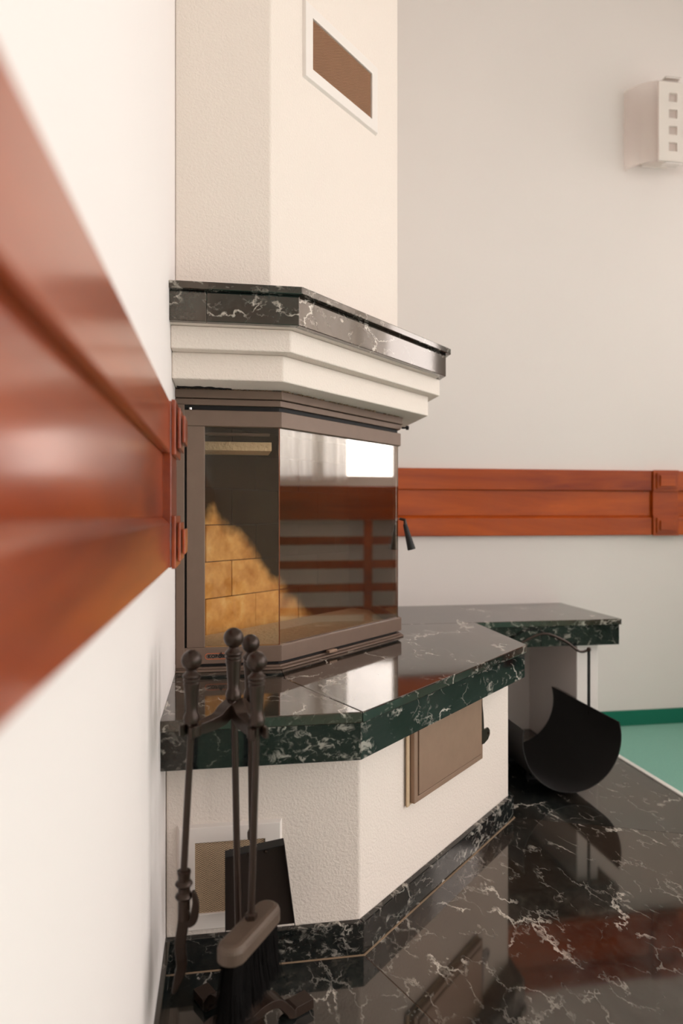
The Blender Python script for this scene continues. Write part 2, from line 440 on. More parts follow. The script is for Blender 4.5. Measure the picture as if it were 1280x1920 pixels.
# ================================================================ fireplace masonry
# base
BS = (1.428, .275, .832)
base = thing('fireplace_plinth', (.25, 1.6, 0), 'cream plastered angular plinth under the marble hearth shelf, with dark skirting tiles', 'fireplace')
obj('plaster_body', PR(foot(*BS, BW-.001, LW+.001), 0, .433), M['plaster'], base, bevel=.004)
obj('side_pillar', BX(1.262, 1.345, 2.385, BW, 0, .432), M['wall'], base, bevel=.003)
for i in range(3):
    t = obj('skirting_tile', band(S0, 0, .0145, 0, .066, i, 2.788), M['green_marble'], base, bevel=.0015)
obj('skirting_tile', BX(LW, LW+.010, .35, 1.4125, 0, .066), M['marble'], base, bevel=.0015)
# marble hearth
HS = (1.306, .2575, .855)
hearth = thing('hearth_slab', (.3, 1.6, .433), 'dark green marble hearth shelf with white veins, running into the bench on the back wall', 'marble shelf')
ZT = .527
a = path5(HS)
mj = (.2575-.125, 1.306+.30)
mj2 = (a[2][0]-.30, a[2][1]+.125)
z0 = .506
# top slabs (mitred)
obj('top_slab', PR([a[0], (a[1][0]-.0006, a[1][1]), (.1335, 1.606), (LW, 1.606)], z0, ZT), M['marble'], hearth, bevel=.002)
obj('top_slab', PR([(a[1][0]+.0006, a[1][1]), a[2], (.855, 2.3255), (.1345, 2.3255), (.1345, 1.606)], z0, ZT), M['marble'], hearth, bevel=.002)
obj('top_slab', PR([(LW, 1.607), (.134, 1.607), (.134, 2.7895), (LW, 2.7895)], z0, ZT), M['marble'], hearth)
obj('top_slab', PR([(.135, 2.3262), (1.404, 2.3262), (1.404, 2.7895), (.135, 2.7895)], z0, ZT), M['marble'], hearth, bevel=.002)
# fascia tiles
for i in range(2):
    obj('fascia_tile', band(HS, .006, .024, .434, z0, i), M['green_marble'], hearth, bevel=.0012)
obj('fascia_tile', PR([(.849, 1.906), (.849, 2.331), (.831, 2.331), (.831, 1.896)], .434, z0), M['green_marble'], hearth, bevel=.0012)
for x0, x1 in ((.8495, 1.10), (1.1008, 1.398)):
    obj('fascia_tile', BX(x0, x1, 2.332, 2.350, .434, z0), M['green_marble'], hearth, bevel=.0012)
obj('fascia_tile', BX(1.380, 1.398, 2.3505, 2.789, .434, z0), M['green_marble'], hearth, bevel=.0012)
obj('core', PR([(LW, 1.333), (.247, 1.333), (.828, 1.914), (.828, 2.352), (1.378, 2.352), (1.378, 2.789), (LW, 2.789)], .4335, z0-.0005), M['grout'], hearth)

# mantel: plaster corbels and chimney breast
K2 = (1.587, .1305, .609); K1 = (1.554, .1443, .641); MT = (1.504, .1649, .659)
chim = thing('chimney_breast', (.2, 2.0, 1.2), 'cream plastered angular chimney breast with stepped mouldings above the stove', 'chimney')
obj('shaft', PR(foot(1.697, .109, .526), 1.3895, CH-.001), M['plaster'], chim, bevel=.004)
bm = bmesh.new()
obj('moulding', PR(foot(*K2), 1.1995, 1.2588), M['plaster'], chim, bevel=.003)
obj('moulding', PR(foot(*K1), 1.2588, 1.3085), M['plaster'], chim, bevel=.003)
obj('masonry', BX(LW, .528, 2.55, BW-.001, .5275, 1.1995), M['plaster'], chim)
# marble mantel
mant = thing('mantel_shelf', (.2, 1.8, 1.3085), 'dark marble mantel band around the chimney breast above the stove', 'mantel')
MF = off(*MT, .0135)
segs0 = [(LW, -.038), (-.0374, MF[1])]
for x0, x1 in segs0:
    if x1 > 0: bm = PR([(x0, MF[0]), (x1, MF[0]), (x1-.4142*.018, MF[0]+.018), (x0, MF[0]+.018)], 1.309, 1.3725)
    else: bm = PR([(x0, MF[0]), (x1, MF[0]), (x1, MF[0]+.018), (x0, MF[0]+.018)], 1.309, 1.3725)
    obj('fascia_tile', bm, M['marble'], mant, bevel=.0012)
for i in (1, 2):
    obj('fascia_tile', band(MF, 0, .018, 1.309, 1.3725, i, 2.789), M['marble'], mant, bevel=.0012)
for i in range(3):
    obj('top_slab', band(MT, 0, .2, 1.373, 1.3892, i, 2.789), M['marble'], mant, bevel=.0015)
obj('core', PR(foot(*off(*MF, .0185), back=2.788), 1.309, 1.3725), M['plaster'], mant)

# ================================================================ stove insert
SF = (1.70, .135, .535)
stove = thing('fireplace_stove', (.2, 1.9, ZT), 'brown-grey angular glass-fronted stove insert set above the marble hearth', 'stove')
back_lim = 2.45
body = bmesh.new()
def ringband(F, d0, d1, z0, z1, bm, back=back_lim, parts=(0, 1, 2)):
    aa = path5(off(*F, d0), back); bb = path5(off(*F, d1), back)
    for i in parts: prism(bm, [aa[i], aa[i+1], bb[i+1], bb[i]], z0, z1)
    return bm
# header bands, base ledges
hd = bmesh.new(); prism(hd, foot(*off(*SF, -.004), back=back_lim), 1.1765, 1.1965); obj('header_band', hd, M['stove'], stove, bevel=.0015)
hd = bmesh.new(); prism(hd, foot(*off(*SF, .003), back=back_lim), 1.1605, 1.1755); obj('header_band', hd, M['stove'], stove, bevel=.0015)
obj('header_gap', PR(foot(*off(*SF, .012), back=back_lim), 1.150, 1.1604), M['stove_dark'], stove)
obj('base_ledge', PR(foot(*off(*SF, -.006), back=back_lim), .5273, .5320), M['stove'], stove, bevel=.001)
obj('base_ledge', PR(foot(*off(*SF, .004), back=back_lim), .5320, .5372), M['stove'], stove, bevel=.001)
obj('base_gap', PR(foot(*off(*SF, .014), back=back_lim), .5372, .545), M['stove_dark'], stove)
obj('side_frame', BX(LW+.001, -.0935, 1.699, 1.74, .5372, 1.1604), M['stove'], stove, bevel=.0015)
obj('hinge_gap', BX(-.0934, -.0885, 1.708, 1.74, .545, 1.15), M['stove_dark'], stove)
# door
door = obj('door_frame', ringband(SF, .0, .022, .5455, .5845, bmesh.new()), M['stove'], stove, bevel=.0015)
d2 = obj('door_top_rail', ringband((1.70, .135, .532), .0, .022, 1.1105, 1.1485, bmesh.new()), M['stove'], stove, bevel=.0015)
# the left stile: the front pane starts right of it
obj('door_stile', BX(-.0884, -.0465, 1.700, 1.722, .5846, 1.1104), M['stove'], stove, bevel=.0012)
# trim the bottom/top rail left ends with the stile line by a dark filler already behind (hinge gap)
# glass panes (front, diagonal, side)
GF = off(*SF, .010)
gp = path5(GF, 2.40); gq = path5(off(*GF, .004), 2.40)
gp[0] = (-.0463, gp[0][1]); gq[0] = (-.0463, gq[0][1])
for i in range(3):
    obj('glass_pane', PR([gp[i], gp[i+1], gq[i+1], gq[i]], .5846, 1.1104), M['glass'], stove)
# polished glass edges
obj('glass_edge', BX(GF[1]-.0012, GF[1]+.0012, GF[0]-.0012, GF[0]-.0001, .585, 1.110), m_metal('amber_glass_edge', lin(120, 62, 30), .3, .3), stove)
# hinge pin
bm = bmesh.new(); lathe(bm, [(.0045, 0), (.0045, .005), (0, .006)], (-.080, 1.706, 1.1490), 12)
obj('hinge_pin', bm, M['chrome'], stove, smooth=True)
# damper knob at the right end
bm = bmesh.new(); kp = (.535, 2.098, 1.166)
lathe(bm, [(.003, 0), (.003, .012), (.0065, .013), (.0065, .021), (.003, .022)], kp, 12, (1, -.2, 0))
obj('damper_knob', bm, M['black'], stove)
# right-hand door handle
h = bmesh.new()
sweep(h, [(.530, 2.11, .888), (.547, 2.108, .884), (.549, 2.106, .868)], [.004, .0055, .006], 10)
hm = obj('handle_bracket', h, M['iron'], stove, smooth=True)
h = bmesh.new(); lathe(h, [(0, 0), (.006, .001), (.0072, .008), (.0085, .03), (.0125, .080), (.012, .082), (0, .0825)], (.5470, 2.1055, .872), 18, (.020, -.004, -.078))
obj('door_handle', h, M['black'], stove, smooth=True)
# air lever under the door
bm = BX(0, .035, -.012, 0, .5375, .5445, M4=diag_mat(.262, 1.828)); obj('air_lever', bm, M['ash'], stove, bevel=.001)
# firebox: brick back wall parallel to the diagonal front
fb = obj('firebox', PR([(-.088, 1.724), (.10, 1.724), (.134, 1.73), (.51, 2.10), (.51, 2.42), (.45, 2.495), (-.085, 1.955)], .5456, .560), M['stove_dark'], stove)
Wd = diag_mat(-.105, 1.945)
bh, bw = .1035, .205
for r in range(6):
    z0 = .5605 + r*bh
    s = -bw*.5*(r % 2) + .075 - bw
    while s < .80:
        a0, a1 = max(s, 0.02), min(s+bw, .785)
        if a1-a0 > .02:
            obj('brick', BX(a0+.001, a1-.001, random.uniform(-.001, .0015), .03, z0+.001, min(z0+bh-.001, 1.149), M4=Wd), M['brick'], fb, bevel=.0015)
        s += bw
obj('mortar', BX(.0, .79, .004, .05, .5605, 1.149, M4=Wd), M['stove_dark'], fb)
bm = PR([(.440, 2.490), (.531, 2.398), (.534, 2.402), (.445, 2.495)], .546, 1.149)
obj('firebox_side', bm, M['stove_dark'], fb)
obj('firebox_side', BX(-.0885, -.0865, 1.742, 1.955, .546, 1.149), M['stove_dark'], fb)
bm = bmesh.new()
for v in (0,): prism(bm, [(-.083, 1.728), (.098, 1.728), (.125, 1.735), (.50, 2.11), (.50, 2.42), (.45, 2.48), (-.083, 1.95)], .5602, .566)
bmesh.ops.triangulate(bm, faces=bm.faces)
tag(obj('ash_bed', bm, M['ashbed'], fb), kind='stuff')
# vermiculite smoke baffle
obj('smoke_baffle', BX(-.084, .118, 1.80, 1.93, 1.062, 1.084), M['ashbed'], fb, bevel=.001)
obj('baffle_plate', BX(-.084, .112, 1.775, 1.799, 1.098, 1.104), M['stove'], fb, bevel=.001)
# broken-out plaster above the stove: a ragged dark plate paints the shaded hole under the moulding
bm = bmesh.new(); random.seed(3)
top = [(-.110+.009*i, 1.678+random.uniform(-.006, .006)+.012*max(0, i-9)/5) for i in range(15)]
prism(bm, top+[(.016, 1.704), (-.110, 1.704)], 1.1982, 1.1993)
obj('plaster_hole_shade', bm, M['stove_dark'], stove)
# crumbled mortar in the joint above the stove
bm = bmesh.new()
for i in range(150):
    u = random.random()
    if u < .42:
        x = random.uniform(-.10, .13); p = Vector((x, 1.702+random.uniform(0, .006), 1.1975))
    else:
        t = random.uniform(0, .56); p = Vector((.137+t*S2-.0, 1.70+t*S2, 1.1975))
    s = random.uniform(.0015, .004)
    mt = Matrix.Translation(p) @ Matrix.Rotation(random.random()*3, 4, 'Z')
    box(bm, -s*1.6, s*1.6, -s*.6, s*.6, -.0008, random.uniform(.0008, .0018), M4=mt)
tag(obj('mortar_crumbs', bm, M['mortar'], stove), kind='stuff')

# maker's plate on the lower door rail
def text_bm(txt, size):
    cu = bpy.data.curves.new('t', 'FONT'); cu.body = txt; cu.size = size; cu.offset = size*.045; cu.extrude = .0003; cu.space_character = 1.12
    o = bpy.data.objects.new('t', cu); COL.objects.link(o)
    dg = bpy.context.evaluated_depsgraph_get(); me = bpy.data.meshes.new_from_object(o.evaluated_get(dg))
    bm = bmesh.new(); bm.from_mesh(me); bpy.data.objects.remove(o); bpy.data.curves.remove(cu); bpy.data.meshes.remove(me)
    return bm
def place_text(name, txt, size, org, mat, parent, sx=1.0):
    bm = text_bm(txt, size)
    for v in bm.verts: v.co = Vector(org) + Vector((v.co.x*sx, -v.co.z, v.co.y))
    return obj(name, bm, mat, parent)
plx, plz = -.0440, .5592
plate = bmesh.new()
def stadium(cx, cz, w, h, n=10):
    r = h/2; pts = []
    for i in range(n+1):
        t = -PI/2+PI*i/n; pts.append((cx+w/2-r+r*math.cos(t), cz+r*math.sin(t)))
    for i in range(n+1):
        t = PI/2+PI*i/n; pts.append((cx-w/2+r+r*math.cos(t), cz+r*math.sin(t)))
    return pts
o_, i_ = stadium(-.012, .5635, .068, .0142), stadium(-.012, .5635, .0660, .0122)
n = len(o_)
V = [[plate.verts.new((x, y, z)) for x, z in L] for L in (o_, i_) for y in (1.6994, 1.7003)]
for q in range(n):
    j = (q+1) % n
    plate.faces.new((V[0][q], V[0][j], V[2][j], V[2][q])); plate.faces.new((V[1][q], V[1][j], V[3][j], V[3][q]))
    plate.faces.new((V[0][q], V[0][j], V[1][j], V[1][q])); plate.faces.new((V[2][q], V[2][j], V[3][j], V[3][q]))
lg = obj('logo_outline', plate, M['orange'], stove)
place_text('lettering', 'KOBOK', .0108, (-.0395, 1.6997, .5597), M['logo_black'], stove, 1.02)
bm = bmesh.new()
fl = [(0, 0), (.0030, .001), (.0042, .0045), (.0030, .0080), (.0034, .0055), (.0014, .0085), (.0006, .0125), (-.0010, .0095), (-.0012, .0070), (-.0030, .0092), (-.0038, .0045), (-.0026, .001)]
V0 = [bm.verts.new((-.0085+x, 1.6989, .5620+z)) for x, z in fl]; V1 = [bm.verts.new((-.0085+x, 1.6998, .5620+z)) for x, z in fl]
bm.faces.new(V0); bm.faces.new(V1[::-1])
for q in range(len(fl)): bm.faces.new((V0[q], V0[(q+1) % len(fl)], V1[(q+1) % len(fl)], V1[q]))
obj('flame_emblem', bm, M['logo_black'], stove)

# ================================================================ vents and ash door
def hexmesh(w, h, pitch, wire, T):
    """perforated sheet: honeycomb bars in local x,z plane"""
    bm = bmesh.new(); dx = pitch; dz = pitch*.28; ax = dx/math.sqrt(3); az = dz/1.5
    rows = int(h/dz)+1; cols = int(w/dx)+2
    def bar(p, q):
        if not (0 <= (p[0]+q[0])/2 <= w and 0 <= (p[1]+q[1])/2 <= h): return
        P = Vector((min(max(p[0], 0), w), min(max(p[1], 0), h))); Q = Vector((min(max(q[0], 0), w), min(max(q[1], 0), h)))
        d = Q-P
        if d.length < 1e-6: return
        d.normalize(); nrm = Vector((-d.y, d.x))*wire/2; P -= d*wire*.3; Q += d*wire*.3
        vs = [bm.verts.new(T @ Vector((c.x, y, c.y))) for y in (0, wire*.8) for c in (P-nrm, Q-nrm, Q+nrm, P+nrm)]
        bm.faces.new((vs[0], vs[1], vs[2], vs[3])); bm.faces.new((vs[0], vs[4], vs[5], vs[1])); bm.faces.new((vs[3], vs[2], vs[6], vs[7]))
    for r in range(rows+1):
        for c in range(-1, cols):
            cx = c*dx + (r % 2)*dx/2; cz = r*dz
            p = [(cx+ax*math.sin(PI/3*k), cz+az*math.cos(PI/3*k)) for k in range(6)]
            bar(p[0], p[1]); bar(p[1], p[2]); bar(p[5], p[0])
    return bm
def vent(name, T, loc, w, h, fw, label, pitch, wire, mat, hole, gw=0):
    """frame outer w x h, border fw; local x along, y into wall, z up"""
    t = thing(name, loc, label, 'vent')
    bm = bmesh.new()
    def ring(w0, h0, b, y0, y1):
        for x0, x1, z0_, z1_ in ((0, b, 0, h0), (w0-b, w0, 0, h0), (b, w0-b, 0, b), (b, w0-b, h0-b, h0)):
            box(bm, x0, x1, y0, y1, z0_, z1_)
    outer = [(0, 0), (w, 0), (w, h), (0, h)]; inner = [(fw, fw), (w-fw, fw), (w-fw, h-fw), (fw, h-fw)]
    e = .004
    L = []
    for pts, y in ((outer, 0), ([(x+(e if x == 0 else -e), z+(e if z == 0 else -e)) for x, z in outer], -.009), (inner, -.009), (inner, .0)):
        L.append([bm.verts.new(T @ Vector((x, y, z))) for x, z in pts])
    for A, B in zip(L, L[1:]):
        for q in range(4): bm.faces.new((A[q], A[(q+1) % 4], B[(q+1) % 4], B[q]))
    obj('frame', bm, M['white'], t, bevel=.0012)
    T2 = T @ Matrix.Translation((fw, -.0045, fw))
    tag(obj('mesh_screen', hexmesh(w-2*fw, h-2*fw, pitch, wire, T2), mat, t), kind='stuff')
    obj('duct', BX(fw, w-fw, -.0012, -.0004, fw, h-fw, M4=T), hole, t)
    return t
vent('air_vent', Matrix.Translation((-.0925, 1.428, .0745)), (.01, 1.428, .0745), .207, .210, .0345,
     'white framed square mesh vent low on the plinth behind the fire tools', .0072, .00082, M['mesh_lt'], M['hole_dark'])
vent('air_vent', diag_mat(.1950, 1.783, 2.0135), (.31, 1.90, 2.0135), .345, .198, .0330,
     'white framed wide mesh vent high on the chimney breast', .0072, .00095, M['mesh'], M['hole'])

ad = thing('ash_door', (.54, 1.685, .25), 'brown steel ash door under the marble hearth edge with a pierced lug', 'ash door')
T = diag_mat(.409+.0045, 1.5605, 0)
bm = bmesh.new()
w = .370
for x0, x1, z0_, z1_ in ((0, .016, .243, .4325), (w-.010, w, .243, .4325), (.016, w-.010, .243, .256), (.016, w-.010, .424, .4325)): box(bm, x0, x1, -.016, .0, z0_, z1_, M4=T)
obj('frame', bm, M['ash'], ad, bevel=.001)
obj('door_plate', BX(.0185, w-.0115, -.0185, -.002, .2585, .4225, M4=T), M['ash'], ad, bevel=.0015)
obj('mortar_edge', BX(-.013, -.0005, -.005, .0, .236, .4325, M4=T), M['mortar_lt'], ad, bevel=.002)
obj('mortar_edge', BX(.0, w, -.004, .0, .238, .2428, M4=T), M['mortar_lt'], ad, bevel=.001)
bm = bmesh.new()     # lug with a hole, standing at the right edge of the plate
pts = [(0, .405), (.010, .36), (.014, .318), (.040, .318), (.051, .309), (.052, .296), (.040, .286), (.014, .280), (0, .282)]
hole = [(.040+.0050*math.cos(2*PI*q/10), .302+.0050*math.sin(2*PI*q/10)) for q in range(10)]
def plate_with_hole(bm, pts, hole, y0, y1, T):
    import mathutils
    allp = [Vector((x, z)) for x, z in pts]+[Vector((x, z)) for x, z in hole]
    n, m = len(pts), len(hole)
    res = mathutils.geometry.delaunay_2d_cdt(allp, [], [list(range(n)), list(range(n, n+m))], 0, 1e-6)
    vs2, _, fs, _, _, orig = res
    hc = Vector((sum(p[0] for p in hole)/m, sum(p[1] for p in hole)/m)); hr = (Vector(hole[0])-hc).length
    from mathutils.geometry import intersect_point_tri_2d
    def inside(c):
        r = False; j = n-1
        for i in range(n):
            (xi, zi), (xj, zj) = pts[i], pts[j]
            if (zi > c.y) != (zj > c.y) and c.x < (xj-xi)*(c.y-zi)/(zj-zi)+xi: r = not r
            j = i
        return r
    A = [bm.verts.new(T @ Vector((p.x, y0, p.y))) for p in vs2]; B = [bm.verts.new(T @ Vector((p.x, y1, p.y))) for p in vs2]
    for f in fs:
        c = sum((vs2[i] for i in f), Vector((0, 0)))/len(f)
        if (c-hc).length < hr*.9 or not inside(c): continue
        bm.faces.new([A[i] for i in f]); bm.faces.new([B[i] for i in reversed(f)])
    for rng in (range(n), range(n, n+m)):
        rng = list(rng)
        for a_, b_ in zip(rng, rng[1:]+rng[:1]): 
            try: bm.faces.new((A[a_], A[b_], B[b_], B[a_]))
            except Exception: pass
plate_with_hole(bm, pts, hole, -.0165, -.0125, T @ Matrix.Translation((w-.006, 0, 0)))
obj('lug', bm, M['iron'], ad)

# ================================================================ fire tool stand
def turned(bm, c, h):
    """turned cast handle of height h, bottom at c"""
    k = h/.118
    pr = [(0, 0), (.0085, 0), (.0120, .004), (.0130, .010), (.0115, .016), (.0096, .020), (.0098, .030), (.0118, .058), (.0128, .063),
          (.0128, .066), (.0118, .0675), (.0132, .069), (.0132, .072), (.0120, .0735), (.0142, .076), (.0140, .079), (.0085, .084), (.0075, .0865)]
    R = .0163; zc = .1017
    for q in range(1, 13):
        t = -PI/2 + PI*q/12
        if math.sin(t)*R+zc > .0875: pr.append((max(0, R*math.cos(t)), zc+R*math.sin(t)))
    lathe(bm, [(r*k, z*k) for r, z in pr], c, 28)
PX, PY = .016, 1.214
stand = thing('fire_tool_stand', (PX, PY, 0), 'brown-black cast iron tool stand with a central ball-topped post', 'tool stand')
bm = bmesh.new(); turned(bm, (PX-.001, PY, .583), .1245); obj('handle', bm, M['iron'], stand, smooth=True)
bm = bmesh.new(); sweep(bm, [(PX+.010, PY, .03), (PX, PY, .575)], .0058, 12); obj('post', bm, M['iron'], stand, smooth=True)
tools = {'poker': (-.052, 1.146), 'brush': (.050, 1.118), 'shovel': (.046, 1.279)}
bm = bmesh.new(); lathe(bm, [(.0, 0), (.010, 0), (.0125, .01), (.012, .022), (.009, .027), (0, .0271)], (PX, PY, .556), 20); obj('hub', bm, M['iron'], stand, smooth=True)
def hookarm(tx, ty):
    d = Vector((tx-PX, ty-PY, 0)); L = d.length; d.normalize(); n = Vector((-d.y, d.x, 0))
    c = Vector((PX, PY, 0)); r = .0125
    bm = bmesh.new()
    pts = [c+d*.004+Vector((0, 0, .574)), c+d*.02+Vector((0, 0, .569)), c+d*.036+Vector((0, 0, .560)), c+d*(L-.03)+Vector((0, 0, .5565)), c+d*(L-r)+Vector((0, 0, .557))]
    P = spline(pts, 5)
    sweep(bm, P, 0, flat=[(.024-.008*i/(len(P)-1), .026-.009*i/(len(P)-1)) for i in range(len(P))])
    tc = Vector((tx, ty, .557))
    arc = [tc - d*r*math.cos(t) + n*r*math.sin(t) for t in [(-130+260*i/16)*PI/180 for i in range(17)]]
    arc = [arc[0]+d*.006-n*.003] + arc + [arc[-1]+d*.006+n*.003]
    sweep(bm, arc, 0, flat=(.0065, .017), up=(0, 0, 1))
    return obj('hook_arm', bm, M['iron'], stand, bevel=.0015)
for tx, ty in tools.values(): hookarm(tx, ty)
bm = bmesh.new(); lathe(bm, [(0, .018), (.03, .018), (.032, .026), (.022, .042), (.009, .052), (0, .053)], (PX+.010, PY, 0), 24); obj('foot_hub', bm, M['iron'], stand, smooth=True)
for ang, L in ((29, 1.0), (119, 1.0), (209, .80), (299, 1.0)):
    a_ = math.radians(ang); d = Vector((math.cos(a_), math.sin(a_), 0)); c = Vector((PX+.010, PY, 0))
    P = spline([c+d*r*L+Vector((0, 0, z)) for r, z in ((.01, .034), (.04, .046), (.070, .043), (.092, .020), (.100, .0115), (.145, .0115))], 5)
    bm = bmesh.new(); sweep(bm, P, 0, flat=[(.034, .014)]*(len(P)-5)+[(.030, .018)]*5); obj('foot', bm, M['iron'], stand, bevel=.002)
    bm = None

# poker (left)
def tool_thing(name, key, label, cat):
    x, y = tools[key]; t = thing(name, (x, y, .12), label, cat)
    bm = bmesh.new(); turned(bm, (x, y, .5655), .119); obj('handle', bm, M['iron'], t, smooth=True)
    return t, x, y
pk, x, y = tool_thing('fire_poker', 'poker', 'fire poker with ball-topped handle and hooked end, hanging leftmost on the stand', 'poker')
bm = bmesh.new(); sweep(bm, [(x-.012, y-.002, .335), (x, y, .566)], .0055, 12); obj('shaft', bm, M['iron'], pk, smooth=True)
bm = bmesh.new(); lathe(bm, [(.0, 0), (.0095, 0), (.0095, .030), (.0125, .0325), (.0140, .036), (.0125, .0395), (.0095, .042), (.0095, .050), (.0125, .0525), (.0140, .0555), (.0125, .0585), (.0095, .061), (.0100, .070), (.0108, .072), (.0108, .076), (.0085, .077), (0, .0771)], (x-.0118, y-.0015, .2585), 22); obj('collar', bm, M['iron'], pk, smooth=True)
bm = bmesh.new()
P = spline([(x-.0115, y, .275), (x-.0125, y, .255), (x-.0155, y-.001, .236), (x-.0175, y-.002, .218), (x-.0155, y-.003, .198), (x-.0155, y-.004, .183), (x-.020, y-.006, .168), (x-.028, y-.010, .146)], 6)
n_ = len(P)
sweep(bm, P, 0, flat=[(.0185-.003*i/n_-.0115*max(0, i/n_-.80)/.20, .017-.012*max(0, i/n_-.55)/.45) for i in range(n_)], up=(0, 1, 0)); obj('point', bm, M['iron'], pk, bevel=.003)
bm = bmesh.new()
P = spline([(x-.006, y-.004, .250), (x+.002, y-.005, .256), (x+.0055, y-.006, .270), (x+.0065, y-.006, .285), (x+.003, y-.006, .303)], 5); n_ = len(P)
sweep(bm, P, 0, flat=[(.005+.008*math.sin(PI*min(1, (i+3)/(n_+2))), .010) for i in range(n_)], up=(0, 1, 0)); obj('barb', bm, M['iron'], pk, bevel=.0015)

# brush (front right)
br, x, y = tool_thing('hearth_brush', 'brush', 'hearth brush with oblong head and black bristles, hanging in front on the stand', 'brush')
sb = Vector((x-.009, y-.003, .268))
bm = bmesh.new(); sweep(bm, [sb, (x, y, .566)], .0055, 12); obj('shaft', bm, M['iron'], br, smooth=True)
bm = bmesh.new(); lathe(bm, [(0, 0), (.0095, 0), (.0098, .008), (.006, .010), (0, .010)], sb+Vector((0, 0, -.003)), 6); obj('nut', bm, M['iron'], br)
hd_dir = Vector((.052, .083, 0)).normalized(); hd_n = Vector((hd_dir.y, -hd_dir.x, 0)); hc = Vector((x-.011, y-.013, 0))
bm = bmesh.new(); Lh, Wh = .150, .044; r = Wh/2; nn = 14
prof = []
def stad(scale_in):
    rr = r-scale_in; pts = []
    for i in range(nn+1):
        t = -PI/2+PI*i/nn; pts.append((Lh/2-r+rr*math.cos(t), rr*math.sin(t)))
    for i in range(nn+1):
        t = PI/2+PI*i/nn; pts.append((-Lh/2+r+rr*math.cos(t), rr*math.sin(t)))
    return pts
layers = [(.003, .238), (0, .240), (0, .256), (.0015, .2605), (.005, .2640), (.010, .2655)]
R_ = []
for ins, z in layers: R_.append([bm.verts.new(hc+hd_dir*u+hd_n*v+Vector((0, 0, z))) for u, v in stad(ins)])
for A, B in zip(R_, R_[1:]):
    for q in range(len(A)): bm.faces.new((A[q], A[(q+1) % len(A)], B[(q+1) % len(A)], B[q]))
bm.faces.new(R_[0][::-1]); bm.faces.new(R_[-1])
obj('brush_head', bm, m_metal('worn_brush_head', lin(88, 72, 60), .5, .2, .15, .2, 250), br, smooth=False, bevel=.0)
for p in br.children[-1].data.polygons: p.use_smooth = len(p.vertices) == 4
bm = bmesh.new()
for i in range(2300):
    u = random.uniform(-Lh/2+.008, Lh/2-.008); v = random.uniform(-.015, .015)
    if abs(u) > Lh/2-r and (abs(u)-(Lh/2-r))**2+v*v > .0165**2: continue
    fl_ = random.uniform(.9, 1.0) if random.random() < .93 else random.uniform(1.02, 1.3)
    Lb = (.092+.012*max(0, -u/.07))*random.uniform(.90, 1.02)
    spread = (u/.075*.004)+(-.016 if u < -.02 else 0)*random.random()
    top = hc+hd_dir*u+hd_n*v+Vector((0, 0, .240))
    tip = top+hd_dir*(spread*fl_*1.2)+hd_n*(v*.5*fl_+random.uniform(-.006, .006)*fl_)+Vector((0, 0, -Lb))
    mid = top.lerp(tip, .5)+hd_n*v*-.2+Vector((random.uniform(-.001, .001), random.uniform(-.001, .001), 0))
    prev = None
    for k_, (p_, w_) in enumerate(((top, .00065), (mid, .0006), (tip, .0003))):
        ring = [bm.verts.new(p_+Vector((w_*math.cos(t), w_*math.sin(t), 0))) for t in (0, 2.1, 4.2)]
        if prev:
            for q in range(3): bm.faces.new((prev[q], prev[(q+1) % 3], ring[(q+1) % 3], ring[q]))
        prev = ring
M['bristle'] = m_metal('black_bristles', lin(12, 9, 8), .8, 0, .2, 0)
M['bristle'].node_tree.nodes['Principled BSDF'].inputs['Specular IOR Level'].default_value = .12
tag(obj('bristles', bm, M['bristle'], br), kind='stuff')

# shovel (back right)
sh, x, y = tool_thing('ash_shovel', 'shovel', 'fire shovel with wide dark pan, hanging behind on the stand in front of the vent', 'shovel')
bm = bmesh.new(); sweep(bm, spline([(x, y, .566), (x+.001, y+.001, .43), (x+.003, y+.010, .318), (x+.008, y+.034, .286)], 6), .0055, 12); obj('shaft', bm, M['iron'], sh, smooth=True)
bm = bmesh.new(); lathe(bm, [(.0, 0), (.0075, 0), (.0082, .004), (.0082, .012), (.0065, .016), (0, .016)], (x+.0025, y+.008, .312), 14); obj('collar', bm, M['iron'], sh, smooth=True)
bm = bmesh.new()
# pan: back plate leaning, narrow folded lip on top and two sides that widen downward
yb = y+.062
def Pn(u, z, o): return Vector((u, yb - o + (.275-z)*.10, z))
TL, TR, BR, BL = (.0005, .268), (.1105, .284), (.134, .110), (.001, .108)
mid_ = lambda a_, b_, t: (a_[0]+(b_[0]-a_[0])*t, a_[1]+(b_[1]-a_[1])*t)
def slab(pts_out, pts_in):
    A = [bm.verts.new(p) for p in pts_out]; B = [bm.verts.new(p) for p in pts_in]
    bm.faces.new(A); bm.faces.new(B[::-1])
    for q in range(len(A)): bm.faces.new((A[q], A[(q+1) % len(A)], B[(q+1) % len(A)], B[q]))
cor = [TL, TR, BR, BL]
slab([Pn(*c_, 0) for c_ in cor], [Pn(*c_, -.0018) for c_ in cor])
ins = .011
obj('pan', bm, M['pan'], sh, bevel=.0005); bm = bmesh.new()
TLi, TRi, BRi, BLi = (TL[0]+ins, TL[1]-ins*1.3), (TR[0]-ins, TR[1]-ins*1.5), (BR[0]-.004, BR[1]), (BL[0]+.004, BL[1])
slab([Pn(*TL, .026), Pn(*TR, .026), Pn(*TR, 0), Pn(*TL, 0)], [Pn(TL[0], TL[1]-.0016, .026), Pn(TR[0], TR[1]-.0016, .026), Pn(TR[0], TR[1]-.0016, 0), Pn(TL[0], TL[1]-.0016, 0)])
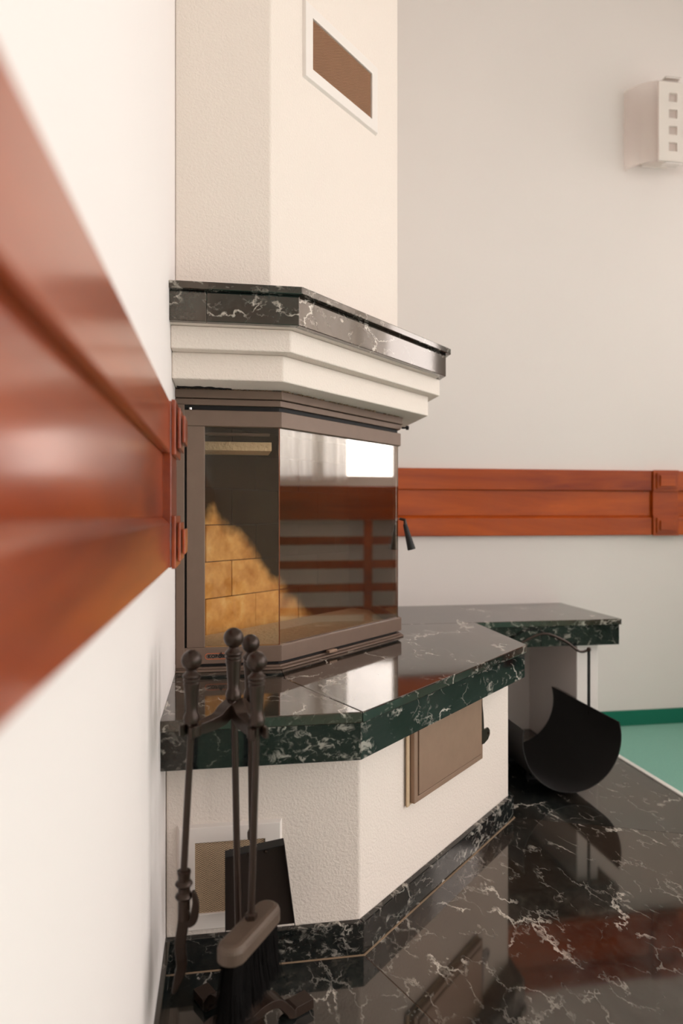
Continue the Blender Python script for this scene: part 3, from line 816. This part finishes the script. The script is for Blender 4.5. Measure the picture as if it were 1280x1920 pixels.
for A_, B_, sgn in ((TL, BL, 1), (TR, BR, -1)):
    slab([Pn(*A_, .026), Pn(*B_, .008), Pn(*B_, 0), Pn(*A_, 0)], [Pn(A_[0]+sgn*.0016, A_[1], .026), Pn(B_[0]+sgn*.0016, B_[1], .008), Pn(B_[0]+sgn*.0016, B_[1], 0), Pn(A_[0]+sgn*.0016, A_[1], 0)])
obj('pan_rim', bm, M['black'], sh)
for dx_ in (-.014, .020):
    bm = bmesh.new(); lathe(bm, [(.0035, 0), (.0030, .002), (0, .003)], (x+.011+dx_, yb-.002, .262), 10, (0, -1, 0)); obj('rivet', bm, M['iron'], sh, smooth=True)

# ================================================================ log holder
hod = thing('log_holder', (1.087, 2.315, 0), 'black curved sheet metal log holder with arched handle, standing under the marble bench', 'log holder')
cx, cz, R = 1.087, .187, .168
bm = bmesh.new(); n_ = 40; t0, t1 = math.radians(-195+2), math.radians(17)
rings = []
for yy, rr in ((2.08, R), (2.55, R), (2.55, R-.003), (2.08, R-.003)):
    rings.append([bm.verts.new((cx+rr*math.cos(t0+(t1-t0)*i/n_), yy, cz+rr*math.sin(t0+(t1-t0)*i/n_))) for i in range(n_+1)])
for q in range(4):
    A, B = rings[q], rings[(q+1) % 4]
    for i in range(n_): bm.faces.new((A[i], A[i+1], B[i+1], B[i]))
for i in (0, n_): bm.faces.new([rings[q][i] for q in range(4)])
obj('curved_body', bm, M['black'], hod, smooth=False)
for p in hod.children[-1].data.polygons: p.use_smooth = True
hod.children[-1].data.set_sharp_from_angle(angle=.7)
xr = cx+(R+.006)*math.cos(math.radians(17)); xl = 2*cx-xr; zr = .236; ym = 2.283
bm = bmesh.new()
Pq = spline([(xl, ym, .428), (xl+.035, ym, .424), (xl+.09, ym, .462), (cx, ym, .489), (xr-.09, ym, .462), (xr-.035, ym, .424), (xr, ym, .428)], 8)
sweep(bm, Pq, .0045, 10); obj('arched_handle', bm, M['iron'], hod, smooth=True)
for xx in (xl, xr):
    bm = bmesh.new(); sweep(bm, [(xx, ym, .205), (xx, ym, .428)], .0052, 10); u = obj('upright', bm, M['black'], hod, smooth=True)
    bm = bmesh.new(); lathe(bm, [(0, -.008), (.0055, -.006), (.008, 0), (.0055, .006), (0, .008)], (xx, ym, .430), 14); obj('ball', bm, M['iron'], u, smooth=True)
for yy in (2.26, 2.44):
    bm = bmesh.new()
    sweep(bm, [(cx-.075, yy, .006), (cx+.075, yy, .006)], 0, flat=(.012, .012)); sweep(bm, [(cx-.07, yy, .006), (cx-.07, yy, .036)], 0, flat=(.010, .010), up=(0, 1, 0)); sweep(bm, [(cx+.07, yy, .006), (cx+.07, yy, .036)], 0, flat=(.010, .010), up=(0, 1, 0))
    obj('foot', bm, M['black'], hod)
bm = bmesh.new(); sweep(bm, spline([(.985, 2.535, .13), (.972, 2.54, .19), (.955, 2.54, .235), (.948, 2.545, .262)], 4), 0, flat=(.030, .012), up=(0, 1, 0)); obj('end_tab', bm, M['black'], hod, bevel=.002)

# ================================================================ wall lamp
lamp = thing('wall_lamp', (1.83, BW, 2.35), 'white wall lamp with curved frosted glass shade, high on the back wall', 'wall lamp')
bm = bmesh.new(); n_ = 20
def arcp(t, rr=0): return (1.83+(.143-rr)*math.sin(t), BW-.012-(.115-rr)*max(0, math.cos(t)))
A = []
for i in range(n_+1):
    t = -PI/2+PI*i/n_
    A.append([bm.verts.new((*arcp(t, rr), z)) for rr, z in ((0, 2.372), (0, 2.705), (.005, 2.705), (.005, 2.372))])
for a_, b_ in zip(A, A[1:]):
    for q in range(4): bm.faces.new((a_[q], a_[(q+1) % 4], b_[(q+1) % 4], b_[q]))
bm.faces.new(A[0]); bm.faces.new(A[-1][::-1]); obj('glass_shade', bm, M['frost'], lamp, smooth=True)
obj('back_plate', BX(1.77, 1.89, BW-.012, BW, 2.40, 2.67), M['white'], lamp, bevel=.002)
fp = bmesh.new(); yf0, yf1 = BW-.140, BW-.132
zs = [2.362]; 
for q in range(4): zs += [2.405+q*.068, 2.441+q*.068]
zs.append(2.690)
for q in range(0, len(zs)-1):
    if q % 2 == 0: box(fp, 1.766, 1.894, yf0, yf1, zs[q], zs[q+1])
    else: box(fp, 1.766, 1.811, yf0, yf1, zs[q], zs[q+1]); box(fp, 1.849, 1.894, yf0, yf1, zs[q], zs[q+1])
fpo = obj('front_plate', fp, M['white'], lamp)
for q in range(4): obj('square_inset', BX(1.811, 1.849, yf1, yf1+.003, 2.405+q*.068, 2.441+q*.068), M['frost'], fpo)
for z_ in (2.358, 2.709):
    obj('clip', BX(1.795, 1.865, BW-.142, BW-.105, z_-.003, z_+.003), M['chrome'], lamp, bevel=.001)

# ================================================================ right side of the room (seen only as reflections)
rc = thing('radiator_cover', (WX-.08, 2.1, 0), 'slatted reddish wood radiator cover under the window, seen reflected in the stove glass', 'radiator cover')
obj('top_rail', BX(WX-.14, WX-.001, 1.45, 2.74, .865, 1.085), M['wood_y'], rc, bevel=.003)
for z_ in (.10, .25, .40, .55, .705):
    obj('slat', BX(WX-.12, WX-.10, 1.45, 2.74, z_, z_+.054), M['wood_y'], rc, bevel=.002)
for y_ in (1.45, 2.47, 2.685):
    obj('post', BX(WX-.145, WX-.1205, y_, y_+.055, -.005, .8645), M['wood_y'], rc, bevel=.002)
def curtain(y0, y1, label):
    bm = bmesh.new(); n_ = 150; rows = []
    for z in (1.12, 2.85):
        rows.append([bm.verts.new((WX-.045+.020*math.sin(i*.42)+.008*math.sin(i*.19), y0+(y1-y0)*i/n_, z)) for i in range(n_+1)])
    for i in range(n_): bm.faces.new((rows[0][i], rows[0][i+1], rows[1][i+1], rows[1][i]))
    o = obj('sheer_curtain', bm, M['sheer'], smooth=True, loc=(WX-.045, (y0+y1)/2, 1.12)); tag(o, label, 'curtain')
    s = o.modifiers.new('thick', 'SOLIDIFY'); s.thickness = .001
curtain(1.64, 2.375, 'sheer white curtain at the window nearest the fireplace')
